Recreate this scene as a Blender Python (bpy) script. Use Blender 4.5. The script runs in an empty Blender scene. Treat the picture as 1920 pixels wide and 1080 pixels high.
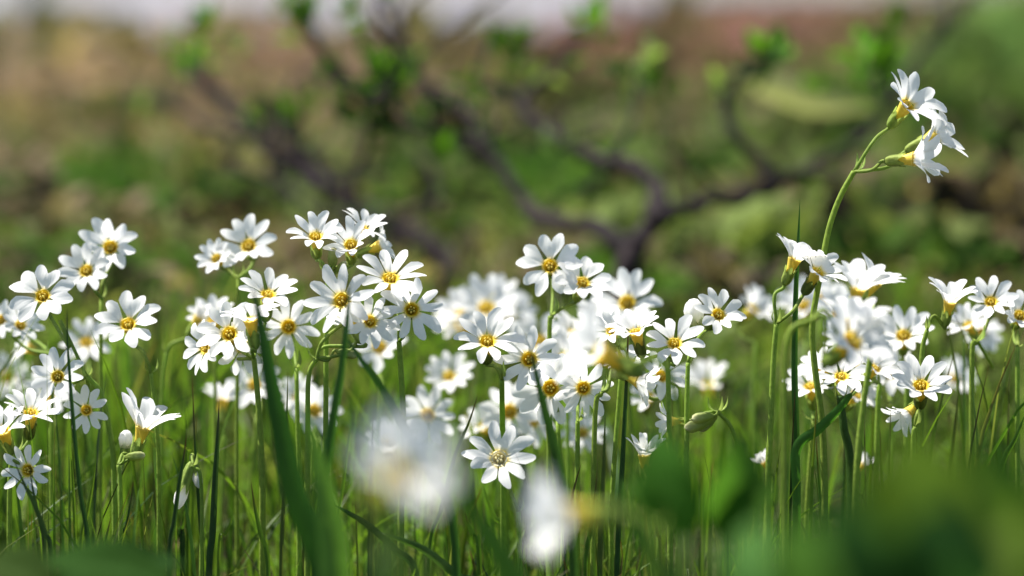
import bpy, math, random
from mathutils import Vector, Matrix, noise
random.seed(7)
sc = bpy.context.scene
C = sc.collection
# ------------------------------------------------------------------ camera, sky, sun, exposure
CAM_H = 0.135
PITCH = math.atan(570 / 5695.0)
FPX = 5694.9                      # focal length in pixels of the 1920 px wide photograph
FOCUS = 0.700
cam_d = bpy.data.cameras.new('camera'); cam = bpy.data.objects.new('camera', cam_d); C.objects.link(cam)
cam.location = (0, 0, CAM_H); cam.rotation_euler = (math.pi / 2 - PITCH, 0, 0)
cam_d.lens = 70; cam_d.sensor_width = 23.6; cam_d.clip_start = 0.01; cam_d.clip_end = 500
cam_d.dof.use_dof = True; cam_d.dof.focus_distance = FOCUS; cam_d.dof.aperture_fstop = 5.6
cam_d.dof.aperture_blades = 9
sc.camera = cam
world = bpy.data.worlds.new('World'); sc.world = world; world.use_nodes = True
nt = world.node_tree; bg = nt.nodes['Background']
sky = nt.nodes.new('ShaderNodeTexSky'); sky.sky_type = 'NISHITA'; sky.sun_disc = False
SUN_EL = math.radians(60); SUN_AZ = math.radians(-66)     # azimuth from +Y towards +X
sky.sun_elevation = SUN_EL; sky.sun_rotation = SUN_AZ
nt.links.new(sky.outputs[0], bg.inputs[0]); bg.inputs[1].default_value = 0.07
sun_d = bpy.data.lights.new('sun', 'SUN'); sun = bpy.data.objects.new('sun', sun_d); C.objects.link(sun)
sun_d.energy = 5.0; sun_d.angle = math.radians(0.5); sun_d.color = (1.0, 0.96, 0.90)
sdir = Vector((math.sin(SUN_AZ) * math.cos(SUN_EL), math.cos(SUN_AZ) * math.cos(SUN_EL), math.sin(SUN_EL)))
sun.rotation_euler = sdir.to_track_quat('Z', 'Y').to_euler(); sun.location = (0, 0, 3)
sc.view_settings.view_transform = 'Standard'; sc.view_settings.look = 'None'
sc.view_settings.exposure = 1.32; sc.view_settings.gamma = 1.0
sc.render.engine = 'CYCLES'; sc.cycles.use_denoising = True
sc.cycles.max_bounces = 8; sc.cycles.transparent_max_bounces = 8

# ------------------------------------------------------------------ helpers
CF = Vector((0, math.cos(PITCH), -math.sin(PITCH)))
CU = Vector((0, math.sin(PITCH), math.cos(PITCH)))
CR = Vector((1, 0, 0))
CO = Vector((0, 0, CAM_H))
def P(px, py, z):
    return CO + CF * z + CR * ((px - 960) / FPX * z) + CU * (-(py - 540) / FPX * z)
def D(v):                                     # direction (right, up, toward the viewer) in world axes
    return (CR * v[0] + CU * v[1] - CF * v[2]).normalized()
def n2(x, y, s, o=0.0): return noise.noise(Vector((x * s + o, y * s - o, o * 1.7)))
def ground_h(x, y):
    h = 0.0025 * n2(x, y, 14, 3) + 0.0015 * n2(x, y, 45, 9)
    f = max(0.0, min(1.0, (y - 1.0) / 1.2))
    h += f * (0.016 * n2(x, y, 3.2, 5) + 0.008 * n2(x, y, 9, 2))
    k = max(0.0, min(1.0, (1.06 - y) / 0.24)); h -= 0.024 * k * k * (3 - 2 * k)      # the flowers stand in a shallow dip
    # a low green hummock on the right and a rise behind it
    d = ((x - 0.72) / 0.17) ** 2 + ((y - 4.2) / 0.9) ** 2
    h += 0.13 * math.exp(-d)
    # the reddish earth bank
    d = ((x - 0.72) / 0.62) ** 2 + ((y - 6.6) / 0.9) ** 2
    h += 0.10 * math.exp(-d * d)
    return h
def GP(px, z, dy=0.0):                        # the ground point below image column px at depth z
    y = z; x = (px - 960) / FPX * z
    for _ in range(4):
        g = ground_h(x, y) + dy
        yc = (g - CAM_H + z * math.sin(PITCH)) / math.cos(PITCH)
        p = CO + CF * z + CR * ((px - 960) / FPX * z) + CU * yc
        x, y = p.x, p.y
    return Vector((p.x, p.y, ground_h(p.x, p.y)))
def tag(o, label=None, cat=None, group=None, kind=None):
    if label: o['label'] = label
    if cat: o['category'] = cat
    if group: o['group'] = group
    if kind: o['kind'] = kind
    return o
def mesh(name, vs, fs, m, cols=None, smooth=True):
    me = bpy.data.meshes.new(name); me.from_pydata([tuple(v) for v in vs], [], fs)
    if cols is not None:
        a = me.color_attributes.new('col', 'FLOAT_COLOR', 'POINT')
        flat = []
        for c in cols: flat += [c[0], c[1], c[2], 1.0]
        a.data.foreach_set('color', flat)
    if smooth: me.polygons.foreach_set('use_smooth', [True] * len(me.polygons))
    me.materials.append(m); me.update()
    return me
def obj(name, me, parent=None, mat=None):
    o = bpy.data.objects.new(name, me); C.objects.link(o)
    if parent is not None: o.parent = parent
    if mat is not None: o.matrix_local = mat
    return o
def spline(pts, n=8):
    """Catmull-Rom through the points"""
    if len(pts) == 2: pts = [pts[0], (pts[0] + pts[1]) / 2, pts[1]]
    q = [pts[0] * 2 - pts[1]] + list(pts) + [pts[-1] * 2 - pts[-2]]
    out = []
    for i in range(1, len(q) - 2):
        a, b, c, d = q[i - 1], q[i], q[i + 1], q[i + 2]
        for k in range(n):
            t = k / n
            out.append(0.5 * ((2 * b) + (c - a) * t + (2 * a - 5 * b + 4 * c - d) * t * t + (3 * b - a - 3 * c + d) * t ** 3))
    out.append(q[-2].copy())
    return out
def tube_data(path, rad, sides=8, V=None, F=None, cols=None, colf=None):
    V = V if V is not None else []; F = F if F is not None else []
    n = len(path); base = len(V); up = Vector((0.3, 0.9, 0.1)).normalized()
    for i, p in enumerate(path):
        t = (path[min(i + 1, n - 1)] - path[max(i - 1, 0)]).normalized()
        a = t.cross(up)
        if a.length < 1e-3: a = t.cross(Vector((1, 0, 0)))
        a.normalize(); b = t.cross(a)
        r = rad(i / (n - 1)) if callable(rad) else rad
        for k in range(sides):
            an = 2 * math.pi * k / sides
            V.append(p + (a * math.cos(an) + b * math.sin(an)) * r)
            if cols is not None: cols.append(colf(i / (n - 1)))
    for i in range(n - 1):
        for k in range(sides):
            k2 = (k + 1) % sides
            F.append((base + i * sides + k, base + i * sides + k2, base + (i + 1) * sides + k2, base + (i + 1) * sides + k))
    F.append(tuple(base + k for k in range(sides))[::-1])
    F.append(tuple(base + (n - 1) * sides + k for k in range(sides)))
    return V, F
def lathe(prof, sides=20, rf=None):
    """prof: list of (r, z, colour)"""
    V, F, K = [], [], []
    for i, (r, z, c) in enumerate(prof):
        for k in range(sides):
            an = 2 * math.pi * k / sides
            rr = r * (rf(an, i) if rf else 1)
            V.append(Vector((rr * math.cos(an), rr * math.sin(an), z))); K.append(c)
    for i in range(len(prof) - 1):
        for k in range(sides):
            k2 = (k + 1) % sides
            F.append((i * sides + k, i * sides + k2, (i + 1) * sides + k2, (i + 1) * sides + k))
    return V, F, K

# ------------------------------------------------------------------ materials
def new_mat(name):
    m = bpy.data.materials.new(name); m.use_nodes = True
    t = m.node_tree
    for n in list(t.nodes): t.nodes.remove(n)
    return m, t, t.nodes.new('ShaderNodeOutputMaterial')
def organic(name, transl=0.35, rough=0.5, spec=0.4, base=None, nscale=300, namt=0.25, bump=0.1, tint=None, hue=0.0, aniso=None):
    """a leaf or petal: diffuse and gloss above, light let through from behind"""
    m, t, out = new_mat(name); N, L = t.nodes, t.links
    if base is None:
        a = N.new('ShaderNodeAttribute'); a.attribute_name = 'col'; src = a.outputs['Color']
    else:
        a = N.new('ShaderNodeRGB'); a.outputs[0].default_value = (*base, 1); src = a.outputs[0]
    tc = N.new('ShaderNodeTexCoord')
    nz = N.new('ShaderNodeTexNoise'); nz.inputs['Scale'].default_value = nscale; nz.inputs['Detail'].default_value = 3
    if aniso:
        mp = N.new('ShaderNodeMapping'); mp.inputs['Scale'].default_value = aniso
        L.new(tc.outputs['Object'], mp.inputs[0]); L.new(mp.outputs[0], nz.inputs['Vector'])
    else: L.new(tc.outputs['Object'], nz.inputs['Vector'])
    mr = N.new('ShaderNodeMapRange'); mr.inputs['To Min'].default_value = 1 - namt; mr.inputs['To Max'].default_value = 1 + namt * 0.6
    L.new(nz.outputs['Fac'], mr.inputs['Value'])
    mul = N.new('ShaderNodeVectorMath'); mul.operation = 'SCALE'
    L.new(src, mul.inputs[0]); L.new(mr.outputs[0], mul.inputs['Scale'])
    colr = mul.outputs[0]
    if hue:
        oi = N.new('ShaderNodeObjectInfo'); hs = N.new('ShaderNodeHueSaturation')
        m2 = N.new('ShaderNodeMapRange'); m2.inputs['To Min'].default_value = 1 - hue * 5; m2.inputs['To Max'].default_value = 1 + hue * 5
        m1 = N.new('ShaderNodeMapRange'); m1.inputs['To Min'].default_value = 0.5 - hue * 0.4; m1.inputs['To Max'].default_value = 0.5 + hue * 0.4
        L.new(oi.outputs['Random'], m1.inputs['Value']); L.new(oi.outputs['Random'], m2.inputs['Value'])
        L.new(m1.outputs[0], hs.inputs['Hue']); L.new(m2.outputs[0], hs.inputs['Value']); L.new(colr, hs.inputs['Color'])
        colr = hs.outputs[0]
    p = N.new('ShaderNodeBsdfPrincipled'); p.inputs['Roughness'].default_value = rough
    p.inputs['Specular IOR Level'].default_value = spec
    L.new(colr, p.inputs['Base Color'])
    b = N.new('ShaderNodeBump'); b.inputs['Strength'].default_value = bump; b.inputs['Distance'].default_value = 0.0004
    L.new(nz.outputs['Fac'], b.inputs['Height']); L.new(b.outputs[0], p.inputs['Normal'])
    if transl > 0:
        tr = N.new('ShaderNodeBsdfTranslucent')
        if tint:
            tm = N.new('ShaderNodeVectorMath'); tm.operation = 'MULTIPLY'; tm.inputs[1].default_value = tint
            L.new(colr, tm.inputs[0]); L.new(tm.outputs[0], tr.inputs[0])
        else: L.new(colr, tr.inputs[0])
        mx = N.new('ShaderNodeMixShader'); mx.inputs[0].default_value = transl
        L.new(p.outputs[0], mx.inputs[1]); L.new(tr.outputs[0], mx.inputs[2]); L.new(mx.outputs[0], out.inputs[0])
    else: L.new(p.outputs[0], out.inputs[0])
    return m
M_petal = organic('petal_white', 0.50, 0.55, 0.25, nscale=600, namt=0.07, bump=0.3, aniso=(.35, 2.6, .6))
M_corolla = organic('corolla_yellow', 0.30, 0.5, 0.3, nscale=900, namt=0.15, bump=0.1)
M_stamen = organic('anther_yellow', 0.15, 0.6, 0.3, nscale=2500, namt=0.25, bump=0.3)
M_stem = organic('stem_green', 0.42, 0.55, 0.15, nscale=900, namt=0.40, bump=0.5, hue=0.02)
M_blade = organic('grass_green', 0.50, 0.45, 0.25, nscale=350, namt=0.3, bump=0.2, tint=(1.2, 1.25, 0.55), hue=0.02)
M_leaf = organic('leaf_green', 0.60, 0.9, 0.0, nscale=160, namt=0.35, bump=0.4, tint=(1.2, 1.25, 0.5))
M_cover = organic('ground_cover_leaf', 0.40, 0.9, 0.0, nscale=60, namt=0.3, bump=0.0, tint=(1.15, 1.2, 0.6))
def bark():
    m, t, out = new_mat('bark'); N, L = t.nodes, t.links
    tc = N.new('ShaderNodeTexCoord'); nz = N.new('ShaderNodeTexNoise'); nz.inputs['Scale'].default_value = 90; nz.inputs['Detail'].default_value = 6
    L.new(tc.outputs['Object'], nz.inputs['Vector'])
    cr = N.new('ShaderNodeValToRGB'); e = cr.color_ramp.elements
    e[0].position = 0.3; e[0].color = (0.004, 0.003, 0.003, 1); e[1].position = 0.75; e[1].color = (0.032, 0.021, 0.023, 1)
    L.new(nz.outputs['Fac'], cr.inputs[0])
    p = N.new('ShaderNodeBsdfPrincipled'); p.inputs['Roughness'].default_value = 0.85; p.inputs['Specular IOR Level'].default_value = 0.15
    L.new(cr.outputs[0], p.inputs['Base Color'])
    b = N.new('ShaderNodeBump'); b.inputs['Strength'].default_value = 0.6; b.inputs['Distance'].default_value = 0.002
    L.new(nz.outputs['Fac'], b.inputs['Height']); L.new(b.outputs[0], p.inputs['Normal']); L.new(p.outputs[0], out.inputs[0])
    return m
M_bark = bark()
def ground_mat():
    m, t, out = new_mat('ground'); N, L = t.nodes, t.links
    a = N.new('ShaderNodeAttribute'); a.attribute_name = 'col'
    tc = N.new('ShaderNodeTexCoord')
    n1 = N.new('ShaderNodeTexNoise'); n1.inputs['Scale'].default_value = 38; n1.inputs['Detail'].default_value = 5
    n2_ = N.new('ShaderNodeTexNoise'); n2_.inputs['Scale'].default_value = 230; n2_.inputs['Detail'].default_value = 4
    for n in (n1, n2_): L.new(tc.outputs['Object'], n.inputs['Vector'])
    r1 = N.new('ShaderNodeMapRange'); r1.inputs['From Min'].default_value = 0.3; r1.inputs['From Max'].default_value = 0.7
    r1.inputs['To Min'].default_value = 0.45; r1.inputs['To Max'].default_value = 1.5
    L.new(n1.outputs['Fac'], r1.inputs['Value'])
    r2 = N.new('ShaderNodeMapRange'); r2.inputs['To Min'].default_value = 0.4; r2.inputs['To Max'].default_value = 1.6
    L.new(n2_.outputs['Fac'], r2.inputs['Value'])
    mm = N.new('ShaderNodeMath'); mm.operation = 'MULTIPLY'; L.new(r1.outputs[0], mm.inputs[0]); L.new(r2.outputs[0], mm.inputs[1])
    s = N.new('ShaderNodeVectorMath'); s.operation = 'SCALE'; L.new(a.outputs['Color'], s.inputs[0]); L.new(mm.outputs[0], s.inputs['Scale'])
    p = N.new('ShaderNodeBsdfPrincipled'); p.inputs['Roughness'].default_value = 1.0; p.inputs['Specular IOR Level'].default_value = 0.0
    L.new(s.outputs[0], p.inputs['Base Color'])
    b = N.new('ShaderNodeBump'); b.inputs['Strength'].default_value = 0.8; b.inputs['Distance'].default_value = 0.004
    L.new(n2_.outputs['Fac'], b.inputs['Height']); L.new(b.outputs[0], p.inputs['Normal']); L.new(p.outputs[0], out.inputs[0])
    return m
M_ground = ground_mat()
def gravel_mat():
    m, t, out = new_mat('pale_gravel'); N, L = t.nodes, t.links
    tc = N.new('ShaderNodeTexCoord'); nz = N.new('ShaderNodeTexNoise'); nz.inputs['Scale'].default_value = 2.5; nz.inputs['Detail'].default_value = 6
    L.new(tc.outputs['Object'], nz.inputs['Vector'])
    cr = N.new('ShaderNodeValToRGB'); e = cr.color_ramp.elements
    e[0].position = 0.35; e[0].color = (0.115, 0.102, 0.108, 1); e[1].position = 0.62; e[1].color = (0.175, 0.163, 0.175, 1)
    L.new(nz.outputs['Fac'], cr.inputs[0])
    p = N.new('ShaderNodeBsdfPrincipled'); p.inputs['Roughness'].default_value = 0.6
    L.new(cr.outputs[0], p.inputs['Base Color']); L.new(p.outputs[0], out.inputs[0])
    return m
M_gravel = gravel_mat()

# ------------------------------------------------------------------ the setting
def mix(a, b, t): return tuple(a[i] * (1 - t) + b[i] * t for i in range(3))
GREEN = (0.060, 0.115, 0.018); OLIVE = (0.095, 0.105, 0.032); BROWN = (0.135, 0.085, 0.055); RED = (0.15, 0.070, 0.062)
TAN = (0.27, 0.20, 0.12); DARK = (0.035, 0.028, 0.018); LUSH = (0.050, 0.115, 0.022)
def gpt(px, py):                              # where the line of sight through a pixel meets flat ground
    z = CAM_H * FPX / (py + 30.0)
    return (px - 960) / FPX * z, z
# patches lie on the ground: (pixel where it was measured, half width m, half depth m, colour, strength)
PATCH = []
for px, py, w, dd, c, s in [
    (90, 330, .10, .35, LUSH, .9), (60, 270, .12, .4, GREEN, .8), (250, 420, .12, .25, LUSH, .9), (150, 180, .2, .7, OLIVE, .8), (230, 170, .12, .6, TAN, .5),
    (400, 200, .28, .9, (0.26, .17, .12), .95), (560, 200, .22, 1.0, BROWN, .85), (300, 110, .45, 1.8, (0.28, .19, .14), .9), (640, 130, .25, 1.5, (0.26, .17, .12), .9),
    (820, 420, .10, .25, GREEN, .8), (830, 330, .10, .25, LUSH, .8), (560, 480, .10, .2, BROWN, .6), (330, 480, .07, .15, BROWN, .7),
    (1000, 300, .15, .4, GREEN, .9), (1100, 200, .12, .6, OLIVE, .7), (1250, 330, .16, .35, LUSH, .75), (1300, 250, .12, .45, OLIVE, .9),
    (1300, 100, .55, 2.2, RED, 1.0), (1150, 80, .45, 1.8, RED, .9), (1550, 90, .35, 1.8, (0.12, .07, .05), .9), (1500, 190, .2, .6, (.13, .14, .05), .9),
    (1760, 420, .05, .20, TAN, .95), (1700, 300, .12, .3, GREEN, .7), (1880, 330, .12, .4, LUSH, .9), (1850, 180, .22, .9, LUSH, .95), (1880, 80, .3, 2.0, LUSH, .9),
    (1450, 480, .1, .2, OLIVE, .8), (1350, 430, .05, .12, BROWN, .7), (60, 420, .04, .1, DARK, .9), (40, 120, .3, 1.5, (.10, .10, .05), .7)]:
    gx, gy = gpt(px, py); PATCH.append((gx, gy, w, dd, c, s))
def ground_col(x, y):
    t = 0.5 + 0.9 * n2(x, y, 5.5, 11)
    c = mix(OLIVE, GREEN, max(0, min(1, t)))
    t2 = 0.5 + 1.4 * n2(x, y, 8, 4)
    c = mix(c, BROWN, 0.55 * max(0, min(1, t2)))
    for (gx, gy, w, dd, pc, s) in PATCH:
        d = ((x - gx) / w) ** 2 + ((y - gy) / dd) ** 2
        if d < 6: c = mix(c, pc, s * math.exp(-d ** 1.5))
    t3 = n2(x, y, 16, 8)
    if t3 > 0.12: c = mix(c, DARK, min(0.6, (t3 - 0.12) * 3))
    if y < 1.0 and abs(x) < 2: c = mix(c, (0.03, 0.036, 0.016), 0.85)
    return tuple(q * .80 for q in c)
def warp_grid():
    V, F, K = [], [], []
    nx, ny = 200, 260
    for j in range(ny + 1):
        v = j / ny; y = -1.5 + 2.6 * v + 120 * v ** 6 + 6 * v * v
        for i in range(nx + 1):
            u = 2 * i / nx - 1; x = 1.2 * u + 60 * u ** 7 + 1.5 * u ** 3
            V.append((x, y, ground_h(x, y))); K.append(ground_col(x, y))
    for j in range(ny):
        for i in range(nx):
            a = j * (nx + 1) + i; F.append((a, a + 1, a + nx + 2, a + nx + 1))
    return V, F, K
V, F, K = warp_grid()
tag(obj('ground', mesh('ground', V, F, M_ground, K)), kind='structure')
def gravel_edge(x):
    e = 7.3 + 0.5 * n2(x, 0, 1.3, 2) + 0.25 * n2(x, 0, 5, 6)
    if x > 0.15: e += (x - 0.15) * 11.0
    return e
V, F = [], []; nx, ny = 120, 60
for j in range(ny + 1):
    v = j / ny
    for i in range(nx + 1):
        u = 2 * i / nx - 1; x = 3.5 * u + 50 * u ** 5
        e = min(gravel_edge(min(x, 2.4)), 40); y = e + 110 * v ** 3 + 1.2 * v
        th = 0.05 * min(1, (y - e) / 0.25) ** 0.5 - 0.01
        V.append((x, y, ground_h(x, y) + th + 0.02 * n2(x, y, 0.8, 3) * v))
for j in range(ny):
    for i in range(nx):
        a = j * (nx + 1) + i; F.append((a, a + 1, a + nx + 2, a + nx + 1))
tag(obj('gravel_flat', mesh('gravel_flat', V, F, M_gravel)), 'pale grey lilac gravel flat beyond the meadow', 'gravel', kind='structure')

# ------------------------------------------------------------------ leaves and blades
def leaf_data(base, tip, width, normal, fold=0.15, bend=0.15, col=(.05, .1, .02), col2=None, V=None, F=None, K=None, nu=8, nv=4, notch=0, shape=1.0):
    ax = tip - base; Ln = ax.length; ax = ax / Ln
    sd = ax.cross(normal)
    if sd.length < 1e-4: sd = ax.cross(Vector((0.3, 0.5, 0.8)))
    sd.normalize(); nn = sd.cross(ax).normalized()
    b0 = len(V); col2 = col2 or col
    for i in range(nu + 1):
        u = i / nu
        w = width * (math.sin(math.pi * min(1, u ** 0.8 * 0.97 + 0.015)) ** shape)
        for j in range(nv + 1):
            v = 2 * j / nv - 1
            p = base + ax * (Ln * u) + sd * (v * w * 0.5) + nn * (fold * width * abs(v) * (w / width) + bend * Ln * (math.sin(math.pi * u) - u * u * .6) + 0.03 * width * math.sin(9 * u + 4 * v))
            V.append(p)
            K.append(mix(mix(col, col2, u), tuple(min(1, c * 1.5 + 0.01) for c in col), 0.6 if abs(v) < 0.1 else 0))
    for i in range(nu):
        for j in range(nv):
            a = b0 + i * (nv + 1) + j; F.append((a, a + 1, a + nv + 2, a + nv + 1))
def blade_data(path, width, side, V, F, K, col, tipcol, tipfrac=0.2, fold=0.25, wprof=None):
    """path runs from the ground to the tip"""
    n = len(path); b0 = len(V)
    for i, p in enumerate(path):
        u = i / (n - 1)
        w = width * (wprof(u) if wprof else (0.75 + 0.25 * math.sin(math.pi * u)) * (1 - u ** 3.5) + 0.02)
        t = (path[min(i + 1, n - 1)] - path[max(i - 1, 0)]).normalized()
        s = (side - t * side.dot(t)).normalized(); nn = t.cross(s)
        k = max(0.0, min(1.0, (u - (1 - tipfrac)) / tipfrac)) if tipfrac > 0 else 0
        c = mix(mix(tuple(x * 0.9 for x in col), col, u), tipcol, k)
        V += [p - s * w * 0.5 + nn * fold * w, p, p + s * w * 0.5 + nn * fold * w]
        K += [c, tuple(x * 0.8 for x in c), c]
    for i in range(n - 1):
        a = b0 + i * 3
        F.append((a, a + 1, a + 4, a + 3)); F.append((a + 1, a + 2, a + 5, a + 4))

# ------------------------------------------------------------------ flower meshes (metres)
mm = 0.001
WHITE = (0.90, 0.89, 0.865); YEL = (0.84, 0.64, 0.08); GOLD = (0.82, 0.60, 0.03)
def petal_mesh(notch, wid, seed, claw=0.34):
    rnd = random.Random(seed); nu, nv = 12, 16
    Lp = 6.3 * mm; V, F, K = [], [], []
    ph = rnd.uniform(0, 6); asym = rnd.uniform(-.06, .06); gap = rnd.uniform(0.08, 0.3)
    for i in range(nu + 1):
        u = i / nu
        for j in range(nv + 1):
            v = 2 * j / nv - 1; t = abs(v); s = 1 if v >= 0 else -1
            c0 = 0.54
            if t < c0: L = 1 - notch * ((c0 - t) / c0) ** 1.9
            else: L = 1 - 0.40 * ((t - c0) / (1 - c0)) ** 3.0
            L *= 1 + asym * s
            r = u * L
            # half width grows from the claw to about 3/4 of the length
            W = wid * (claw + (1 - claw) * math.sin(min(1.0, r / 0.78) * math.pi / 2) ** (1.1 if claw > .3 else 1.25))
            # lobes turn slightly apart beyond the foot of the notch
            sp = gap * 0.22 * max(0, r - (1 - notch)) * s * Lp * 1.2
            x = r * Lp; y = v * W * mm + sp
            z = (0.55 * math.sin(r * 2.6 + 0.1) - 0.60 * r ** 3 * rnd_cu[seed % 6]) * mm
            z += (0.42 * (t ** 2) * (0.3 + r) - 0.30 * math.exp(-(t / 0.22) ** 2) * (1 - r) ) * mm
            z += 0.13 * math.sin(r * 5 + 3 * v + ph) * mm * r
            z += 0.22 * math.cos((t - c0) * 5) * mm * r * -1
            V.append(Vector((x, y, z)))
            k = max(0, 1 - r / 0.16) ** 1.3
            K.append(mix(WHITE, YEL, min(1, k * 0.95)))
    for i in range(nu):
        for j in range(nv):
            a = i * (nv + 1) + j; F.append((a, a + nv + 1, a + nv + 2, a + 1))
    return mesh('petal', V, F, M_petal, K)
rnd_cu = [1.0, 0.4, 1.4, 0.7, 0.1, 1.8]
PETALS = {'deep': [petal_mesh(0.52 + 0.04 * k, 2.9 + 0.16 * (k % 3), k) for k in range(5)],
          'mid': [petal_mesh(0.36 + 0.04 * k, 3.25 + 0.16 * (k % 3), 10 + k, 0.22) for k in range(5)],
          'heart': [petal_mesh(0.24 + 0.03 * k, 3.55, 20 + k, 0.16) for k in range(4)]}
prof = [(0.75 * mm, -7.0 * mm, (.55, .55, .18)), (0.95 * mm, -5.0 * mm, (.72, .58, .12)), (1.15 * mm, -3.2 * mm, YEL), (1.55 * mm, -1.6 * mm, YEL), (1.8 * mm, -0.6 * mm, (.82, .62, .07)), (2.0 * mm, -0.05 * mm, (.82, .66, .15))]
V, F, K = lathe(prof, 20); TUBE = mesh('corolla_tube', V, F, M_corolla, K)
prof = [(2.32 * mm, 0.02 * mm, (.90, .80, .30)), (2.05 * mm, 0.16 * mm, (.86, .66, .05)), (1.75 * mm, -0.10 * mm, GOLD), (1.45 * mm, -0.9 * mm, (.66, .46, .02)), (1.05 * mm, -2.0 * mm, (.46, .33, .02)), (0.15 * mm, -2.3 * mm, (.36, .30, .02))]
V, F, K = lathe(prof, 20, lambda a, i: 1 + 0.05 * math.cos(5 * a) * (1 if i < 3 else .3)); THROAT = mesh('throat', V, F, M_corolla, K)
THROAT_HAZED = mesh('throat', V, F, M_corolla, [mix(c, (.86, .84, .66), .88) for c in K])  # gold throat with the haze of the blurred near flower mixed into its colour
V, F, K = [], [], []
for k in range(5):
    a = 2 * math.pi * k / 5 + .3; d = Vector((math.cos(a), math.sin(a), 0))
    tube_data(spline([d * 0.75 * mm + Vector((0, 0, -2.0 * mm)), d * 1.0 * mm + Vector((0, 0, -.9 * mm)), d * 0.85 * mm + Vector((0, 0, .15 * mm))], 3), 0.13 * mm, 5, V, F, K, lambda t: (.70, .60, .18))
    tube_data(spline([d * 0.85 * mm + Vector((0, 0, 0.0)), d * 0.8 * mm + Vector((0, 0, .4 * mm)), d * 0.68 * mm + Vector((0, 0, .8 * mm))], 3), lambda t: (0.14 + 0.20 * math.sin(math.pi * t)) * mm, 6, V, F, K, lambda t: (.88, .68, .12))
tube_data(spline([Vector((0, 0, -2.2 * mm)), Vector((0, 0, -.9 * mm)), Vector((.05 * mm, 0, 0))], 3), lambda t: (0.14 + .12 * (t > .8)) * mm, 6, V, F, K, lambda t: (.55, .58, .12))
STAMENS = mesh('stamens', V, F, M_stamen, K)
STAMENS_HAZED = mesh('stamens', V, F, M_petal, [mix(c, (.86, .84, .62), .85) for c in K])  # stamens with the same near flower haze painted into the colour
CG = (0.29, 0.38, 0.08)
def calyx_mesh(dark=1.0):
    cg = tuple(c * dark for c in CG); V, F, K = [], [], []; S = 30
    rows = [(0.55, -8.0), (1.15, -7.3), (1.45, -6.2), (1.5, -5.0), (1.5, -4.0), (1.6, -3.2), (1.75, -2.2)]
    for i, (r, z) in enumerate(rows):
        for k in range(S):
            a = 2 * math.pi * k / S; q = 0.5 + 0.5 * math.cos(5 * a)
            rr = r * (1 + 0.09 * q); zz = z
            if i >= 5: zz = rows[4][1] + (z - rows[4][1]) * (q ** 0.8)
            V.append(Vector((rr * math.cos(a) * mm, rr * math.sin(a) * mm, zz * mm)))
            K.append(mix(tuple(c * 0.75 for c in cg), tuple(c * 1.25 for c in cg), q))
    for i in range(len(rows) - 1):
        for k in range(S):
            k2 = (k + 1) % S; F.append((i * S + k, i * S + k2, (i + 1) * S + k2, (i + 1) * S + k))
    F.append(tuple(range(S))[::-1])
    return mesh('calyx', V, F, M_stem, K)
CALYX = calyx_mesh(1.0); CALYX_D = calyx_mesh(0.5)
# closed bud: furled petals
V, F, K = lathe([(0.9 * mm, -5 * mm, (.60, .60, .22)), (1.2 * mm, -3 * mm, (.78, .70, .25)), (1.75 * mm, -1 * mm, (.84, .82, .62)), (2.0 * mm, .6 * mm, WHITE), (1.65 * mm, 2.0 * mm, WHITE), (.8 * mm, 2.9 * mm, WHITE), (.05 * mm, 3.1 * mm, WHITE)], 25,
                lambda a, i: 1 + 0.10 * math.sin(5 * a + i * .5) * (i > 1))
BUD = mesh('bud', V, F, M_petal, K)
V, F, K = lathe([(0.4 * mm, -5.2 * mm, CG), (.95 * mm, -4.2 * mm, CG), (1.25 * mm, -2.6 * mm, (.30, .38, .10)), (1.15 * mm, -.9 * mm, (.40, .46, .17)), (.75 * mm, 0 * mm, (.55, .56, .3)), (.05 * mm, .35 * mm, (.7, .7, .45))], 25,
                lambda a, i: 1 + 0.07 * math.cos(5 * a))
GBUD = mesh('green_bud', V, F, M_stem, K)
V, F, K = [], [], []
leaf_data(Vector((0, 0, 0)), Vector((0, 0, 4.2 * mm)), 1.0 * mm, Vector((1, 0, 0)), .3, .15, CG, (.10, .17, .03), V, F, K, 6, 2)
BRACT = mesh('bract', V, F, M_stem, K)
def rosette_leaf(seed):
    V, F, K = [], [], []; r = random.Random(seed)
    leaf_data(Vector((0, 0, 0)), Vector((r.uniform(16, 22) * mm, 0, 7 * mm)), r.uniform(4, 6) * mm, Vector((0, 0, 1)), .12, .2, (.05, .10, .022), (.06, .12, .02), V, F, K, 10, 4)
    return mesh('leaf', V, F, M_leaf, K)
RLEAF = [rosette_leaf(k) for k in range(3)]
GR = 'white wildflowers standing in the grass'
def frame_for(n, roll):
    q = n.to_track_quat('Z', 'Y').to_matrix().to_4x4()
    return q @ Matrix.Rotation(roll, 4, 'Z')
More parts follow.
